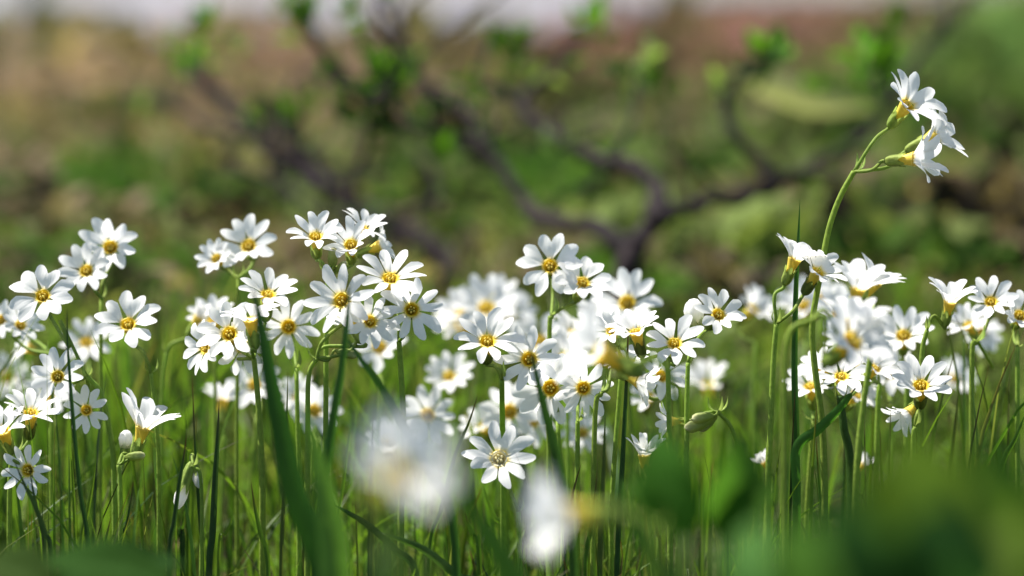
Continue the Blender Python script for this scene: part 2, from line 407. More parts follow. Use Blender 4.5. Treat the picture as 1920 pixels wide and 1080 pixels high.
def add_flower(root, spec, z0, J, rnd, sc_l=1.0):
    px, py, n = spec[0], spec[1], (D(spec[2]) + Vector((rnd.uniform(-.1, .1), rnd.uniform(-.1, .1), rnd.uniform(-.1, .1)))).normalized()
    o = spec[3] if len(spec) > 3 else {}
    z = z0 + o.get('dz', 0.0) * mm
    R = o.get('R', 58); s = R * z / FPX / (8.15 * mm) * rnd.uniform(.97, 1.07)
    cup = o.get('cup', 14) + 5; kind = o.get('k', 'mid'); roll = o.get('roll', rnd.uniform(0, 6.28))
    c = P(px, py, z); base = root.location
    if 'up' in o:      # turn the corolla until one petal points up
        q = frame_for(n, 0).to_3x3().transposed() @ CU
        roll = math.atan2(q.y, q.x) + math.radians(o['up'])
    M = Matrix.Translation(c - base) @ frame_for(n, roll) @ Matrix.Scale(s, 4)
    fl = obj('flower', TUBE, root, M)
    cj = rnd.uniform(-3, 7 if z0 < .73 else 20)
    for k in range(5):
        a = 2 * math.pi * k / 5 + rnd.uniform(-.07, .07)
        me = rnd.choice(PETALS[kind])
        cu = math.radians(cup + cj + rnd.uniform(-12, 10) + (rnd.uniform(15, 35) if rnd.random() < .07 else 0))
        m = Matrix.Rotation(a, 4, 'Z') @ Matrix.Translation((1.65 * mm, 0, 0.10 * mm + 0.05 * mm * (k % 2))) @ Matrix.Rotation(-cu, 4, 'Y') @ Matrix.Rotation(rnd.uniform(-.16, .16), 4, 'X')
        m = m @ Matrix.Scale(rnd.uniform(.93, 1.06) * o.get('ps', 1.0), 4)
        obj('petal', me, fl, m)
    T9 = Matrix.Diagonal((.82, .82, 1, 1)); obj('throat', THROAT_HAZED if o.get('pale') else THROAT, fl, T9); obj('stamens', STAMENS_HAZED if o.get('pale') else STAMENS, fl, T9)
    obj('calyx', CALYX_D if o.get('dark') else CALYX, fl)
    if not o.get('free'):
        b = c - n * (7.8 * mm * s)
        stalk(root, b, -n, J, o.get('via'), z)
    return fl
def stalk(root, b, tdir, J, via=None, z=None, r=0.42):
    base = root.location; d = (b - J).length
    pts = [J]
    if via: pts += [P(v[0], v[1], z) for v in via]
    else:
        pts.append(J * 0.45 + (b + tdir * d * 0.45) * 0.55)
    pts += [b + tdir * min(d * .12, 1 * mm), b - tdir * 0.3 * mm]
    path = [p - base for p in spline(pts, 6)]
    V, F, K = [], [], []
    tube_data(path, lambda t: (r + 0.12 * (t > .95)) * mm, 7, V, F, K, lambda t: mix((.24, .34, .06), CG, t))
    return obj('flower_stalk', mesh('flower_stalk', V, F, M_stem, K), root)
nplant = 0
def plant(label, z, J, base_px, flowers=(), way=(), buds=(), r=0.72, zb=None, bracts=2, rosette=True, stemcol=(.29, .42, .065)):
    global nplant; nplant += 1
    rnd = random.Random(nplant * 13 + 5)
    g = GP(base_px, zb or z)
    root = bpy.data.objects.new('wildflower', None); C.objects.link(root); root.location = g
    root.empty_display_size = 0.01
    tag(root, label, 'wildflower', GR)
    Jw = P(J[0], J[1], z)
    pts = [g - Vector((0, 0, 2 * mm))]; nn = len(way) + 1
    for i, w in enumerate(reversed(way)):
        t = (i + 1) / nn; pts.append(P(w[0], w[1], (zb or z) * (1 - t) + z * t))
    if not way:
        m = (g * 0.5 + Jw * 0.5); m.x += rnd.uniform(-1.5, 1.5) * mm; pts.append(m)
    pts.append(Jw)
    path = [p - g for p in spline(pts, 10)]
    V, F, K = [], [], []
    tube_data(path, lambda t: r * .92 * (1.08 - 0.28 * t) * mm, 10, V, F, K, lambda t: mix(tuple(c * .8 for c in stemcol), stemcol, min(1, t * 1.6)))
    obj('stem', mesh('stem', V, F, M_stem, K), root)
    for f in flowers: add_flower(root, f, z, Jw, rnd)
    for b in buds:
        n = D(b[2]); o = b[3] if len(b) > 3 else {}
        zz = z + o.get('dz', 0) * mm; c = P(b[0], b[1], zz); s = o.get('s', 1.0)
        bd = obj('flower_bud', GBUD if o.get('green') else BUD, root, Matrix.Translation(c - g) @ frame_for(n, 1) @ Matrix.Scale(s, 4) @ Matrix.Diagonal((.68, .68, 1.15, 1) if o.get('slim') else (1, 1, 1, 1)))
        if not o.get('green'): obj('calyx', CALYX, bd, Matrix.Translation((0, 0, (2.6 if o.get('slim') else 1.6) * mm)) @ Matrix.Scale(1.1 if o.get('slim') else .9, 4))
        stalk(root, c - n * (5.2 if o.get('green') else 5.6) * mm * s, -n, Jw, o.get('via'), zz, 0.34)
    for k in range(bracts):
        a = rnd.uniform(0, 6.28)
        m = Matrix.Translation(Jw - g) @ Matrix.Rotation(a, 4, 'Z') @ Matrix.Rotation(rnd.uniform(.3, .8), 4, 'Y') @ Matrix.Scale(rnd.uniform(.7, 1.2), 4)
        obj('bract', BRACT, root, m)
    if rosette:
        a0 = rnd.uniform(0, 6)
        for k in range(3):
            obj('leaf', RLEAF[k], root, Matrix.Rotation(a0 + k * 2.1 + rnd.uniform(-.3, .3), 4, 'Z') @ Matrix.Scale(rnd.uniform(.6, .9), 4))
    return root
# ------------------------------------------------------------------ the flowering plants
# a flower: (column, row, facing (right, up, toward), options); measured on the photograph at the plant's own distance
plant('tallest wildflower, three side facing blooms on a long bent stem at right', .700, (1601, 322), 1546,
      [(1701, 197, (.50, .62, .60), dict(R=64, ps=1.25, cup=20, k='deep', via=[(1640, 262)], up=20)),
       (1752, 256, (.80, .42, -.10), dict(R=60, ps=1.2, cup=26, k='mid', dz=9, via=[(1665, 313)])),
       (1714, 298, (.86, .06, .46), dict(R=56, ps=1.28, cup=34, k='mid', dz=-3, via=[(1634, 319)]))],
      way=[(1575, 370), (1554, 430), (1537, 520), (1523, 610), (1528, 690), (1541, 790), (1546, 930)], r=.85, bracts=3)
plant('wildflower with two crowded blooms, one in profile with yellow tube, left of the tall stem', .697, (1456, 607), 1438,
      [(1490, 486, (.42, .88, .10), dict(R=52, ps=1.25, cup=42, k='mid', via=[(1452, 555)])),
       (1533, 510, (.38, .72, .60), dict(R=58, cup=16, k='deep', dark=1, dz=-2, via=[(1485, 585)]))],
      way=[(1450, 680), (1445, 800), (1440, 920)], r=.80, bracts=3)
plant('wildflower with one large upward facing bloom seen from the side below the tall stem', .668, (1634, 600), 1598,
      [(1608, 542, (.25, .90, .22), dict(R=62, ps=1.28, cup=44, k='mid')), (1640, 528, (.5, .75, .1), dict(R=62, cup=28, k='mid', dz=12, via=[(1636, 570)]))], r=.8,
      way=[(1636, 640), (1605, 900)])
plant('blurred nearer wildflower in front of the right clump with pale stacked petals', .625, (1520, 600), 1470,
      [(1598, 640, (.45, .45, .50), dict(R=84, cup=24, k='heart', via=[(1545, 598)])), (1600, 600, (.1, .85, .2), dict(R=70, cup=30, dz=10, via=[(1550, 585)]))],
      way=[(1480, 625), (1470, 720), (1470, 900)], bracts=1)
plant('wildflower with drooping bloom low in the right clump, dark stem leaning left', .705, (1575, 742), 1603,
      [(1578, 706, (-.1, .80, .55), dict(R=60, cup=12, k='mid')), (1640, 690, (.4, .62, .6), dict(R=52, cup=18, dz=14)), (1540, 690, (-.5, .7, .5), dict(R=50, cup=16, dz=22))],
      way=[(1582, 800), (1596, 900)], r=1.15, stemcol=(.055, .11, .02))
plant('bloom facing up with gold centre just right of the crowded right clump', .745, (1700, 690), 1698,
      [(1694, 630, (-.15, .62, .72), dict(R=62, cup=24, k='mid'))])
plant('soft white bloom low between the stems of the right clump', .73, (1650, 720), 1640,
      [(1632, 668, (.2, .3, .9), dict(R=48, cup=18)), (1588, 640, (-.2, .5, .8), dict(R=50, cup=20, dz=14))], way=[(1645, 800)])
plant('single sharp wildflower with upright petals standing apart over the green leaves at right', .698, (1716, 800), 1712,
      [(1727, 723, (-.02, .66, .74), dict(R=68, cup=22, k='mid', dark=1, up=0, via=[(1720, 775)]))], way=[(1712, 860)])
plant('crumpled fading bloom hanging under the single sharp flower at right', .712, (1722, 770), 1735,
      [(1702, 775, (-.62, -.62, .3), dict(R=46, cup=42, k='deep'))])
plant('wildflower bloom in profile on a leaning stem, left one of the far right trio', .712, (1738, 618), 1728,
      [(1781, 566, (.10, .86, .38), dict(R=50, ps=1.22, cup=42, k='mid', via=[(1752, 592)]))], way=[(1728, 680), (1728, 900)])
plant('front facing bloom in the middle of the far right trio', .722, (1833, 640), 1826,
      [(1858, 566, (-.05, .48, .86), dict(R=54, cup=18, k='mid')), (1815, 610, (-.4, .5, .3), dict(R=44, cup=24, dz=35))], way=[(1822, 700)])
plant('bloom cut by the right edge of the photo beside the far right trio', .722, (1908, 650), 1906,
      [(1912, 592, (.05, .42, .88), dict(R=50, cup=16))])
plant('sharp wildflower turned to the right above a white bud, between centre and right clump', .703, (1290, 680), 1288,
      [(1347, 590, (.22, .55, .80), dict(R=56, cup=14, k='mid', dark=1, via=[(1308, 636)]))], buds=[(1302, 588, (-.05, 1, .1), dict(s=1.15, dz=8, via=[(1296, 640)]))], way=[(1288, 760), (1287, 900)], bracts=1)
plant('wildflower with two blooms on short forked stalks right of the blurred near bloom', .695, (1252, 692), 1258,
      [(1192, 622, (-.22, .86, .42), dict(R=56, cup=20, k='mid', dark=1, via=[(1236, 668)])),
       (1265, 644, (.02, .74, .66), dict(R=58, cup=12, k='mid', dark=1, via=[(1256, 682)]))], way=[(1254, 760), (1256, 900)], r=.75, bracts=3)
plant('small bloom peeping between the blurred near bloom and the forked pair', .708, (1165, 690), 1150,
      [(1146, 620, (-.18, .6, .78), dict(R=44, cup=28, k='mid'))])
plant('wildflower lying sideways with yellow tube, petals pointing right, at lower centre', .700, (1128, 735), 1110,
      [(1196, 714, (.86, -.22, .30), dict(R=52, cup=34, k='deep', via=[(1140, 728)]))], way=[(1115, 800)])
plant('blooms half hidden behind the forked pair at centre right', .725, (1245, 745), 1228,
      [(1240, 705, (.15, .35, .9), dict(R=54, cup=12)), (1180, 680, (-.2, .8, .4), dict(R=44, cup=20, dz=-8))])
plant('wildflower with five heart shaped petals highest in the centre', .724, (1034, 592), 1030,
      [(1031, 499, (.0, .30, .95), dict(R=64, cup=8, k='heart', up=0)), (1093, 530, (.25, .52, .80), dict(R=54, cup=18, k='heart', via=[(1060, 575)]))], way=[(1030, 660)], r=.7)
plant('softly blurred bloom right of the heart petalled centre flower', .768, (1176, 640), 1180,
      [(1176, 568, (.0, .42, .9), dict(R=64, cup=16, k='mid')), (1128, 600, (-.4, .5, .6), dict(R=46, cup=16, dz=18))])
plant('sharp wildflower with wide gold centre and upright lobes at centre beside its twin', .699, (941, 712), 942,
      [(914, 640, (-.02, .66, .75), dict(R=66, cup=13, k='deep', dark=1, via=[(930, 688)], up=36)),
       (992, 674, (.02, .12, .99), dict(R=64, cup=4, k='deep', dz=1, via=[(962, 697)], up=3))], way=[(942, 790), (944, 900)], r=.82, bracts=2, zb=.725)
plant('bloom facing the viewer in shade just behind a green blade at centre', .712, (1046, 790), 1046,
      [(1032, 728, (-.02, .08, 1), dict(R=68, cup=2, k='mid'))])
plant('narrower shaded bloom to the right of the blade crossed bloom at centre', .704, (1083, 790), 1083,
      [(1094, 728, (.05, .05, 1), dict(R=56, cup=4, k='deep'))], way=[(1083, 850), (1082, 950)])
plant('near out of focus bloom turned left with yellow tube in front of the centre group', .598, (1225, 672), 1272,
      [(1125, 660, (-.82, .42, .28), dict(R=98, cup=28, k='heart', via=[(1190, 684)]))], buds=[(1150, 700, (-.85, -.30, .2), dict(green=1, s=1.1, dz=10, via=[(1200, 690)]))], way=[(1262, 720), (1272, 900)], bracts=1, rosette=False)
plant('sharp starry bloom of ten narrow lobes low at centre beside the big blurred blooms', .688, (972, 960), 985,
      [(936, 860, (-.12, .38, .92), dict(R=70, cup=10, k='deep', up=-4, pale=1))])  # pale: haze from the near flower is painted into this centre
plant('bloom peeping over the folded leaf with petals fanned upward', .702, (1212, 905), 1215,
      [(1208, 853, (-.05, .93, .30), dict(R=52, cup=44, k='deep'))])
plant('nodding plant with green buds and one opening bloom left of the plain stems at right', .705, (1345, 772), 1398,
      [(1258, 790, (-.95, -.05, .2), dict(R=40, cup=36, k='mid', via=[(1318, 776)]))],
      buds=[(1286, 803, (-.9, -.35, .2), dict(green=1, s=1.35, dz=-2)), (1300, 785, (-.95, -.12, .4), dict(green=1, s=1.0, dz=-4)), (1312, 806, (-.7, -.7, .1), dict(green=1, s=1.1))],
      way=[(1370, 800), (1385, 850), (1395, 930)], r=.6, bracts=3)
# left of centre
plant('topmost wildflower of the left centre clump with upturned blooms and round bud', .705, (615, 510), 610,
      [(592, 444, (-.02, .74, .66), dict(R=56, cup=22, k='deep', up=36, via=[(602, 490)])), (658, 459, (-.05, .60, .80), dict(R=56, cup=20, k='deep', dz=3, via=[(636, 500)])),
       (682, 428, (.45, .68, .25), dict(R=52, cup=18, k='mid', dz=14, via=[(650, 495)])), (712, 462, (.85, .35, .1), dict(R=46, cup=22, k='deep', dz=16, via=[(655, 500)]))],
      buds=[(626, 466, (.1, 1, .2), dict(green=1, s=.95, via=[(620, 497)])), (648, 492, (.6, .6, .3), dict(green=1, s=.7))], way=[(612, 600), (611, 750), (610, 950)], bracts=3)
plant('largest sharp bloom of the left centre clump with wide gold centre and long upper lobes', .700, (748, 640), 752,
      [(732, 522, (.04, .66, .75), dict(R=68, cup=15, k='deep', up=-10, via=[(746, 590)])), (772, 581, (.0, .10, .99), dict(R=62, cup=6, k='deep', dz=-4, up=3, dark=1, via=[(760, 625)]))],
      way=[(752, 700), (756, 800), (752, 950)], r=.85)
plant('wildflower with arching forked stalks and left turned bloom under the largest bloom', .694, (594, 672), 576,
      [(640, 563, (-.30, .38, .87), dict(R=66, cup=8, k='deep', roll=.5, via=[(598, 655), (612, 632)])), (694, 603, (.42, .38, .80), dict(R=56, cup=16, k='deep', via=[(628, 668), (660, 655)])),
       (658, 606, (-.55, .75, -.25), dict(R=46, cup=36, k='mid', dz=4, via=[(610, 650)]))],
      buds=[(668, 666, (.97, -.18, .1), dict(green=1, s=.9, via=[(615, 676)]))], way=[(579, 705), (577, 800), (576, 950)], bracts=2)
plant('front facing blurred bloom high at left, behind the left centre clump', .745, (447, 520), 447,
      [(466, 461, (.0, .36, .93), dict(R=58, cup=12, k='mid')), (406, 485, (-.30, .45, .84), dict(R=42, cup=26, k='mid'))], r=.6)
plant('clump of four crowded blooms left of the dark broad blade', .700, (476, 672), 490,
      [(503, 552, (.10, .80, .58), dict(R=64, cup=16, k='mid', dz=12, via=[(484, 640)])), (430, 626, (-.18, .45, .87), dict(R=66, cup=14, k='mid', dz=1, via=[(458, 662)])),
       (470, 600, (-.15, .90, .30), dict(R=58, cup=30, k='mid', dz=-5, via=[(472, 655)])), (384, 652, (-.70, .02, .60), dict(R=54, cup=14, k='mid', dz=6, via=[(440, 672)])),
       (455, 650, (.05, -.15, .95), dict(R=50, cup=14, k='deep', dz=5, via=[(465, 670)]))], way=[(483, 740), (490, 850), (492, 960)], r=.82)
plant('shaded bloom facing the viewer with olive centre right of the dark broad blade', .722, (556, 690), 558,
      [(541, 613, (.0, .02, 1), dict(R=60, cup=3, k='deep'))])
plant('blurred bud like bloom on a hooked stalk left of the crowded clump', .765, (312, 662), 303,
      [(372, 596, (.50, .80, .1), dict(R=40, cup=60, k='mid', via=[(322, 645)]))], way=[(305, 720), (303, 850)], r=.6, bracts=1)
plant('wildflower with large front facing bloom, highest of the far left group', .742, (190, 560), 189,
      [(207, 464, (.0, .28, .95), dict(R=60, cup=10, k='mid', via=[(192, 530)])), (162, 508, (-.12, .48, .87), dict(R=54, cup=12, k='mid', dz=-8, via=[(178, 545)]))], r=.65)
plant('bloom with heart petals at the upper left edge on a stalk bending right', .712, (163, 706), 216,
      [(80, 555, (.02, .42, .90), dict(R=62, cup=8, k='heart', up=-14, via=[(112, 600), (130, 650)])), (108, 706, (.02, .30, .95), dict(R=52, cup=20, k='mid', dz=-6)),
       (162, 769, (.02, .08, 1), dict(R=44, cup=10, k='mid', dz=-2))], way=[(188, 735), (204, 800), (214, 900)], bracts=2)
plant('single sharp bloom with five heart petals on a slanted stem at left', .716, (283, 700), 296,
      [(240, 608, (.0, .62, .78), dict(R=66, cup=14, k='heart', up=-8, via=[(268, 660)]))], way=[(291, 780), (298, 900)], r=.6)
plant('blooms at the left edge seen from the side, soft, over a curved calyx', .742, (100, 665), 108,
      [(38, 610, (.45, .40, .80), dict(R=44, cup=22, k='mid')), (52, 652, (-.75, .35, .3), dict(R=46, cup=22, dz=28)), (2, 600, (-.2, .3, .9), dict(R=40, dz=10))], r=.6, bracts=1)
plant('bloom of long petals opening upward at the lower left edge', .705, (24, 850), 18,
      [(58, 774, (.22, .80, .55), dict(R=60, cup=22, k='deep', dark=1)), (6, 808, (-.2, .86, .45), dict(R=60, cup=22, k='mid', dz=-5)),
       (52, 882, (-.25, .05, .95), dict(R=56, cup=10, k='deep', dz=-7, via=[(30, 866)]))], way=[(18, 930)], r=.7)
plant('wildflower in full profile with fan of petals over a long pale calyx at lower left', .698, (222, 872), 224,
      [(268, 802, (.36, .90, .12), dict(R=60, ps=1.42, cup=34, k='deep', dz=4, via=[(232, 850)]))],
      buds=[(236, 826, (.1, 1, .0), dict(s=.8, dz=14)), (270, 854, (.96, .08, .1), dict(green=1, s=.85, via=[(240, 862)]))], way=[(226, 940)], r=.6, bracts=1)
plant('nodding white bud with yellow band hanging beside a dark blade at lower left', .692, (362, 872), 372,
      buds=[(341, 925, (-.28, -.95, .1), dict(s=1.05, slim=1, via=[(356, 878)])), (370, 894, (.25, -.9, .3), dict(s=.8, slim=1, dz=3))], way=[(378, 930)], r=.5, bracts=1)
# the big blurred blooms close to the lens
plant('large blurred bloom close to the lens at lower centre left, gold centre turned right', .398, (800, 1080), 815,
      [(748, 888, (.50, .62, .50), dict(R=124, cup=16, k='heart', roll=.5))], rosette=False)
plant('large blurred bloom close to the lens turned left with yellow tube at lower centre', .455, (1230, 985), 1280,
      [(1066, 965, (-.86, .10, .38), dict(R=110, cup=40, k='heart', via=[(1180, 966)]))], rosette=False, bracts=1)
# behind the focus
def back(label, z, fl, **k):
    x = fl[0][0]; plant(label, z, (x + k.pop('jx', 4), fl[0][1] + 62), x + random.uniform(-8, 8), fl, rosette=False, bracts=1, r=.65, **k)
back('pale blurred bunch behind and left of the centre gold bloom', .825, [(912, 578, (.05, .6, .7), dict(R=66, cup=20)), (866, 588, (-.4, .6, .6), dict(R=52, cup=18, dz=14)), (955, 592, (.4, .4, .7), dict(R=52, cup=14, dz=20))])
back('blurred bloom behind the arching stalks of the left centre clump', .79, [(712, 652, (.1, .45, .85), dict(R=58, cup=14))])
back('blurred white bloom behind the twin right of the centre stem', .80, [(1010, 640, (.1, .5, .8), dict(R=60, cup=14)), (1075, 625, (.2, .7, .4), dict(R=52, dz=-30))])
back('blurred front facing bloom over the big near bloom at lower left centre', .775, [(801, 779, (.0, .12, 1), dict(R=54, cup=8, k='mid'))])
back('soft bloom half way down between left centre and centre', .80, [(842, 706, (-.1, .5, .7), dict(R=50, cup=20))])
back('blurred bloom low behind the centre stem', .775, [(955, 772, (.05, .22, .95), dict(R=62, cup=14)), (1000, 790, (.4, .1, .8), dict(R=46, dz=20))])
back('faint blurred bloom low behind the shaded centre blooms', .80, [(1092, 812, (.0, .4, .9), dict(R=46, cup=14))])
back('white blurred bloom blob between the centre and the right stems', .85, [(1327, 722, (-.05, .62, .3), dict(R=60, cup=40))])
back('blurred bloom behind the heart of the right clump', .83, [(1508, 575, (-.1, .5, .7), dict(R=60, cup=18)), (1545, 560, (.3, .5, .6), dict(R=50, dz=-15))])
back('blurred bloom left of the stems of the right clump', .82, [(1412, 580, (.5, .4, .5), dict(R=50, cup=14))])
back('round blurred bloom right of the single sharp right flower', .86, [(1788, 712, (.1, .5, .7), dict(R=44, cup=22))])
back('faint blurred bloom behind the far right trio', .82, [(1838, 622, (.1, -.3, .8), dict(R=44, cup=20))])
back('blurred bloom below the far left group beside the thin dark blade', .80, [(162, 642, (.1, .4, .8), dict(R=50, cup=18))])
back('blurred blob bloom touching the left edge', .86, [(14, 708, (.0, .4, .9), dict(R=48, cup=10))])
back('small blurred bloom seen from behind between the left blades', .795, [(416, 752, (.05, .75, -.2), dict(R=46, cup=30))])
back('blurred bloom under the crowded left clump behind the dark broad blade', .79, [(478, 722, (-.1, .3, .9), dict(R=52, cup=14))])
back('blurred bloom with pale centre between the two left centre stems', .79, [(588, 770, (.15, .2, .9), dict(R=58, cup=12)), (560, 745, (-.3, .3, .8), dict(R=44, dz=14))])
back('faint pale bloom in the grass above the big near bloom', .80, [(730, 828, (.0, .5, .8), dict(R=46, cup=20))])
back('pale bloom low behind the lower left edge bloom', .78, [(92, 742, (-.1, .5, .8), dict(R=52, cup=16))])
back('low bloom between the stems under the right clump', .735, [(1520, 725, (-.2, .7, .5), dict(R=52, cup=18)), (1605, 742, (.3, .6, .5), dict(R=44, dz=10))])
back('tiny pale bloom close to the soil between the right stems', .76, [(1618, 872, (.5, .8, -.1), dict(R=28, cup=50))])
back('pale petals showing left of the lowest right stems', .74, [(1432, 868, (-.5, .8, .0), dict(R=28, cup=50))])
back('blurred pair of blooms in the white mass behind the right clump', .775, [(1575, 590, (.1, .6, .7), dict(R=60, cup=20)), (1640, 625, (.4, .5, .6), dict(R=54, cup=16, dz=10))])
back('blurred bloom between the tall stem and the far right trio, low', .77, [(1670, 700, (-.1, .4, .9), dict(R=54, cup=16)), (1615, 690, (.1, .7, .5), dict(R=50, dz=-12))])
back('blurred blooms behind the near sideways bloom at centre', .76, [(1060, 672, (-.2, .6, .7), dict(R=60, cup=20)), (1110, 610, (.2, .8, .4), dict(R=56, cup=24, dz=12))])
back('half open blurred bloom behind the crowded left clump', .77, [(400, 600, (-.2, .7, .5), dict(R=50, cup=30))])
back('blurred bloom between the slanting blade and the centre gold bloom', .84, [(868, 610, (-.2, .7, .5), dict(R=56, cup=24)), (935, 560, (.2, .6, .6), dict(R=48, dz=10))])
back('low blurred bloom behind the two fork stalked blooms', .78, [(1215, 745, (.0, .6, .7), dict(R=48, cup=20))])
back('low blurred bloom above the starry bloom', .79, [(905, 800, (-.3, .5, .7), dict(R=42, cup=24))])

# ------------------------------------------------------------------ single grass blades
GB = 'single grass blades among the flowers'
G1 = (.085, .18, .02); G2 = (.15, .26, .03); G3 = (.030, .075, .020); RT = (.10, .025, .022); DK = (.03, .04, .02)
def blade(label, z, pts, w_px, col=G1, tip=None, tf=0.2, zb=None, side=(1, 0, 0), wprof=None, fold=.22):
    """pts from tip down; the foot goes to the ground below the last column"""
    zb = zb or z; n = len(pts); P0 = []
    foot = GP(pts[-1][0] + (pts[-1][0] - pts[-2][0]) * 0.25, zb)
    low = P(pts[-1][0], pts[-1][1], zb)
    for i, p in enumerate(pts):
        t = i / max(1, n - 1); P0.append(P(p[0], p[1], z * (1 - t) + zb * t))
    if low.z > foot.z + 2 * mm: P0.append(foot - Vector((0, 0, 1 * mm)))
    P0.reverse(); b = P0[0].copy(); b.z = max(b.z, foot.z) if low.z <= foot.z else b.z
    path = [p - P0[0] for p in spline(P0, 8)]
    V, F, K = [], [], []
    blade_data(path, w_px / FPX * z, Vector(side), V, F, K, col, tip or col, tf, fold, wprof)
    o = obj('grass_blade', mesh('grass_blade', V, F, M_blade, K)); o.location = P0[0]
    return tag(o, label, 'grass blade', GB)
blade('thin upright blade with dark red tip crossing the far left blooms', .682, [(126, 572), (127, 650), (138, 800), (150, 920), (166, 1040)], 9, G3, DK, .25)
blade('broad dark green blade leaning up left in front of the left centre clump', .61, [(472, 535), (487, 600), (503, 690), (522, 790), (556, 940), (608, 1090)], 56, (.032, .105, .016), (.015, .04, .03), .3, wprof=lambda u: (1 - u) ** .75 * .9 + .12 * (1 - u ** 6))
blade('broad light green blade rising beside the dark leaning blade', .56, [(566, 740), (592, 850), (612, 950), (628, 1090)], 66, (.12, .26, .045), None, wprof=lambda u: (1 - u ** 1.6) + .02)
blade('slender blade with bluish tip standing in front of the left centre clump', .640, [(655, 500), (652, 590), (640, 690), (622, 800), (606, 920), (600, 1060)], 19, (.045, .12, .022), (.02, .05, .04), .3)
blade('slanting blade falling right from below the arching stalks', .655, [(640, 618), (672, 668), (712, 722), (752, 790), (800, 880), (850, 990)], 18, (.04, .11, .02), (.02, .05, .04), .3)
blade('blade with bluish tip crossing the shaded centre bloom', .645, [(992, 640), (1005, 700), (1022, 770), (1040, 840), (1062, 960), (1075, 1060)], 20, (.045, .12, .022), (.02, .05, .04), .3)
blade('sharp thin blade with long dark red tip leaning right at centre', .700, [(898, 733), (880, 790), (858, 840), (846, 880), (826, 960), (806, 1030)], 9, G1, RT, .3)
blade('tall thin dark blade rising above the right clump beside its stems', .702, [(1500, 372), (1497, 450), (1492, 560), (1490, 700), (1494, 850), (1492, 960)], 13, (.035, .10, .018), None)
blade('short bright leaf blade crossing the stems of the right clump slantwise', .694, [(1604, 728), (1575, 765), (1535, 805), (1494, 842), (1494, 940)], 19, (.06, .16, .02), (.03, .05, .02), .12, wprof=lambda u: .55 + .45 * math.sin(math.pi * min(1, u * 1.05)) if u < .95 else .15)
blade('arched blade with whitish tip curving to the right at the bottom centre', .684, [(714, 999), (752, 1012), (800, 1034), (860, 1082), (900, 1110)], 17, (.07, .15, .03), (.5, .5, .35), .06)
blade('dark blade bent left below the near blurred bloom', .690, [(622, 943), (650, 960), (690, 985), (740, 1030), (780, 1080)], 14, G3, G3)
blade('dark upright blade left of the broad dark blade with thin tip', .690, [(411, 748), (408, 820), (403, 900), (398, 1000), (392, 1070)], 13, G3, (.05, .035, .03), .25)
blade('blade with brown tip leaning right beside the nodding white bud', .688, [(350, 812), (344, 860), (334, 920), (326, 980), (318, 1040)], 9, G3, RT, .25)
blade('dark blade leaning left over the lowest left bloom', .676, [(24, 858), (44, 905), (66, 950), (84, 1000), (96, 1050)], 10, (.03, .06, .02), DK, .3)
blade('second dark blade beside the lowest left bloom', .680, [(55, 868), (62, 920), (76, 985), (84, 1045)], 7, (.03, .06, .02), DK, .3)
blade('broad near blade sloping down right under the blurred bloom', .50, [(842, 890), (880, 950), (925, 1020), (970, 1100), (1000, 1180)], 62, (.045, .12, .02), None, wprof=lambda u: (1 - u ** 2) + .02)
blade('pale near blade rising under the large blurred bloom', .44, [(735, 960), (728, 1040), (722, 1150)], 55, (.09, .17, .05), None)
blade('near blade right of the second large blurred bloom', .52, [(1150, 905), (1185, 980), (1230, 1060), (1260, 1150)], 38, (.045, .12, .02), None)
blade('thin blade at the right edge leaning right above the leaves', .70, [(1925, 770), (1905, 820), (1880, 870), (1868, 960)], 12, G1, None)
blade('short dark pointed blade between the centre stems', .70, [(1090, 868), (1078, 910), (1068, 960), (1060, 1020)], 6, G3, RT, .4)
names = ['red tipped', 'plain green', 'brown tipped', 'olive']
rb = random.Random(31)
spots = [(208, 968, 'right of the thin upright far left blade'), (438, 960, 'between the dark blade and the broad blade'), (360, 700, 'left of the dark broad blade, reaching the blooms'), (285, 830, 'under the profile bloom'),
         (640, 1010, 'under the bent dark blade'), (660, 760, 'just right of the two left centre stems'), (700, 770, 'left of the slanting blade, very thin'), (1135, 770, 'under the sideways bloom'), (1120, 880, 'right of the lower centre stems'),
         (1330, 930, 'below the nodding green buds'), (1180, 560, 'at the foot of the shrub, tall'), (1800, 700, 'right of the single sharp right flower'), (1650, 800, 'right of the dark leaning stem'), (30, 960, 'at the lower left corner'),
         (250, 900, 'just right of the profile bloom stem'), (540, 690, 'behind the shaded left bloom'), (872, 960, 'left of the starry bloom'), (905, 905, 'below the starry bloom'), (1000, 930, 'between the two large blurred blooms'), (1225, 940, 'in front of the folded leaf'),
         (470, 900, 'left of the broad dark blade foot'), (182, 840, 'near the thin upright far left blade foot'), (330, 990, 'left of the dark upright blade foot'), (700, 900, 'behind the large blurred bloom'), (1530, 820, 'among the right clump stems'), (1650, 900, 'behind the broad near leaves')]
for i, (x, y, where) in enumerate(spots):
    z = rb.uniform(.685, .73); dx = rb.uniform(-38, 38); yb = -30 + 768.8 / z - 20; k = i % 4
    col = [G1, G2, G3, (.09, .12, .03)][k]; tip = [RT, G1, (.12, .06, .03), (.09, .12, .03)][k]
    blade('%s thin blade %s' % (names[k], where), z, [(x, y), (x + dx * .25, y + (yb - y) * .33), (x + dx * .6, y + (yb - y) * .66), (x + dx, yb)], rb.uniform(6, 11), col, tip, .3)

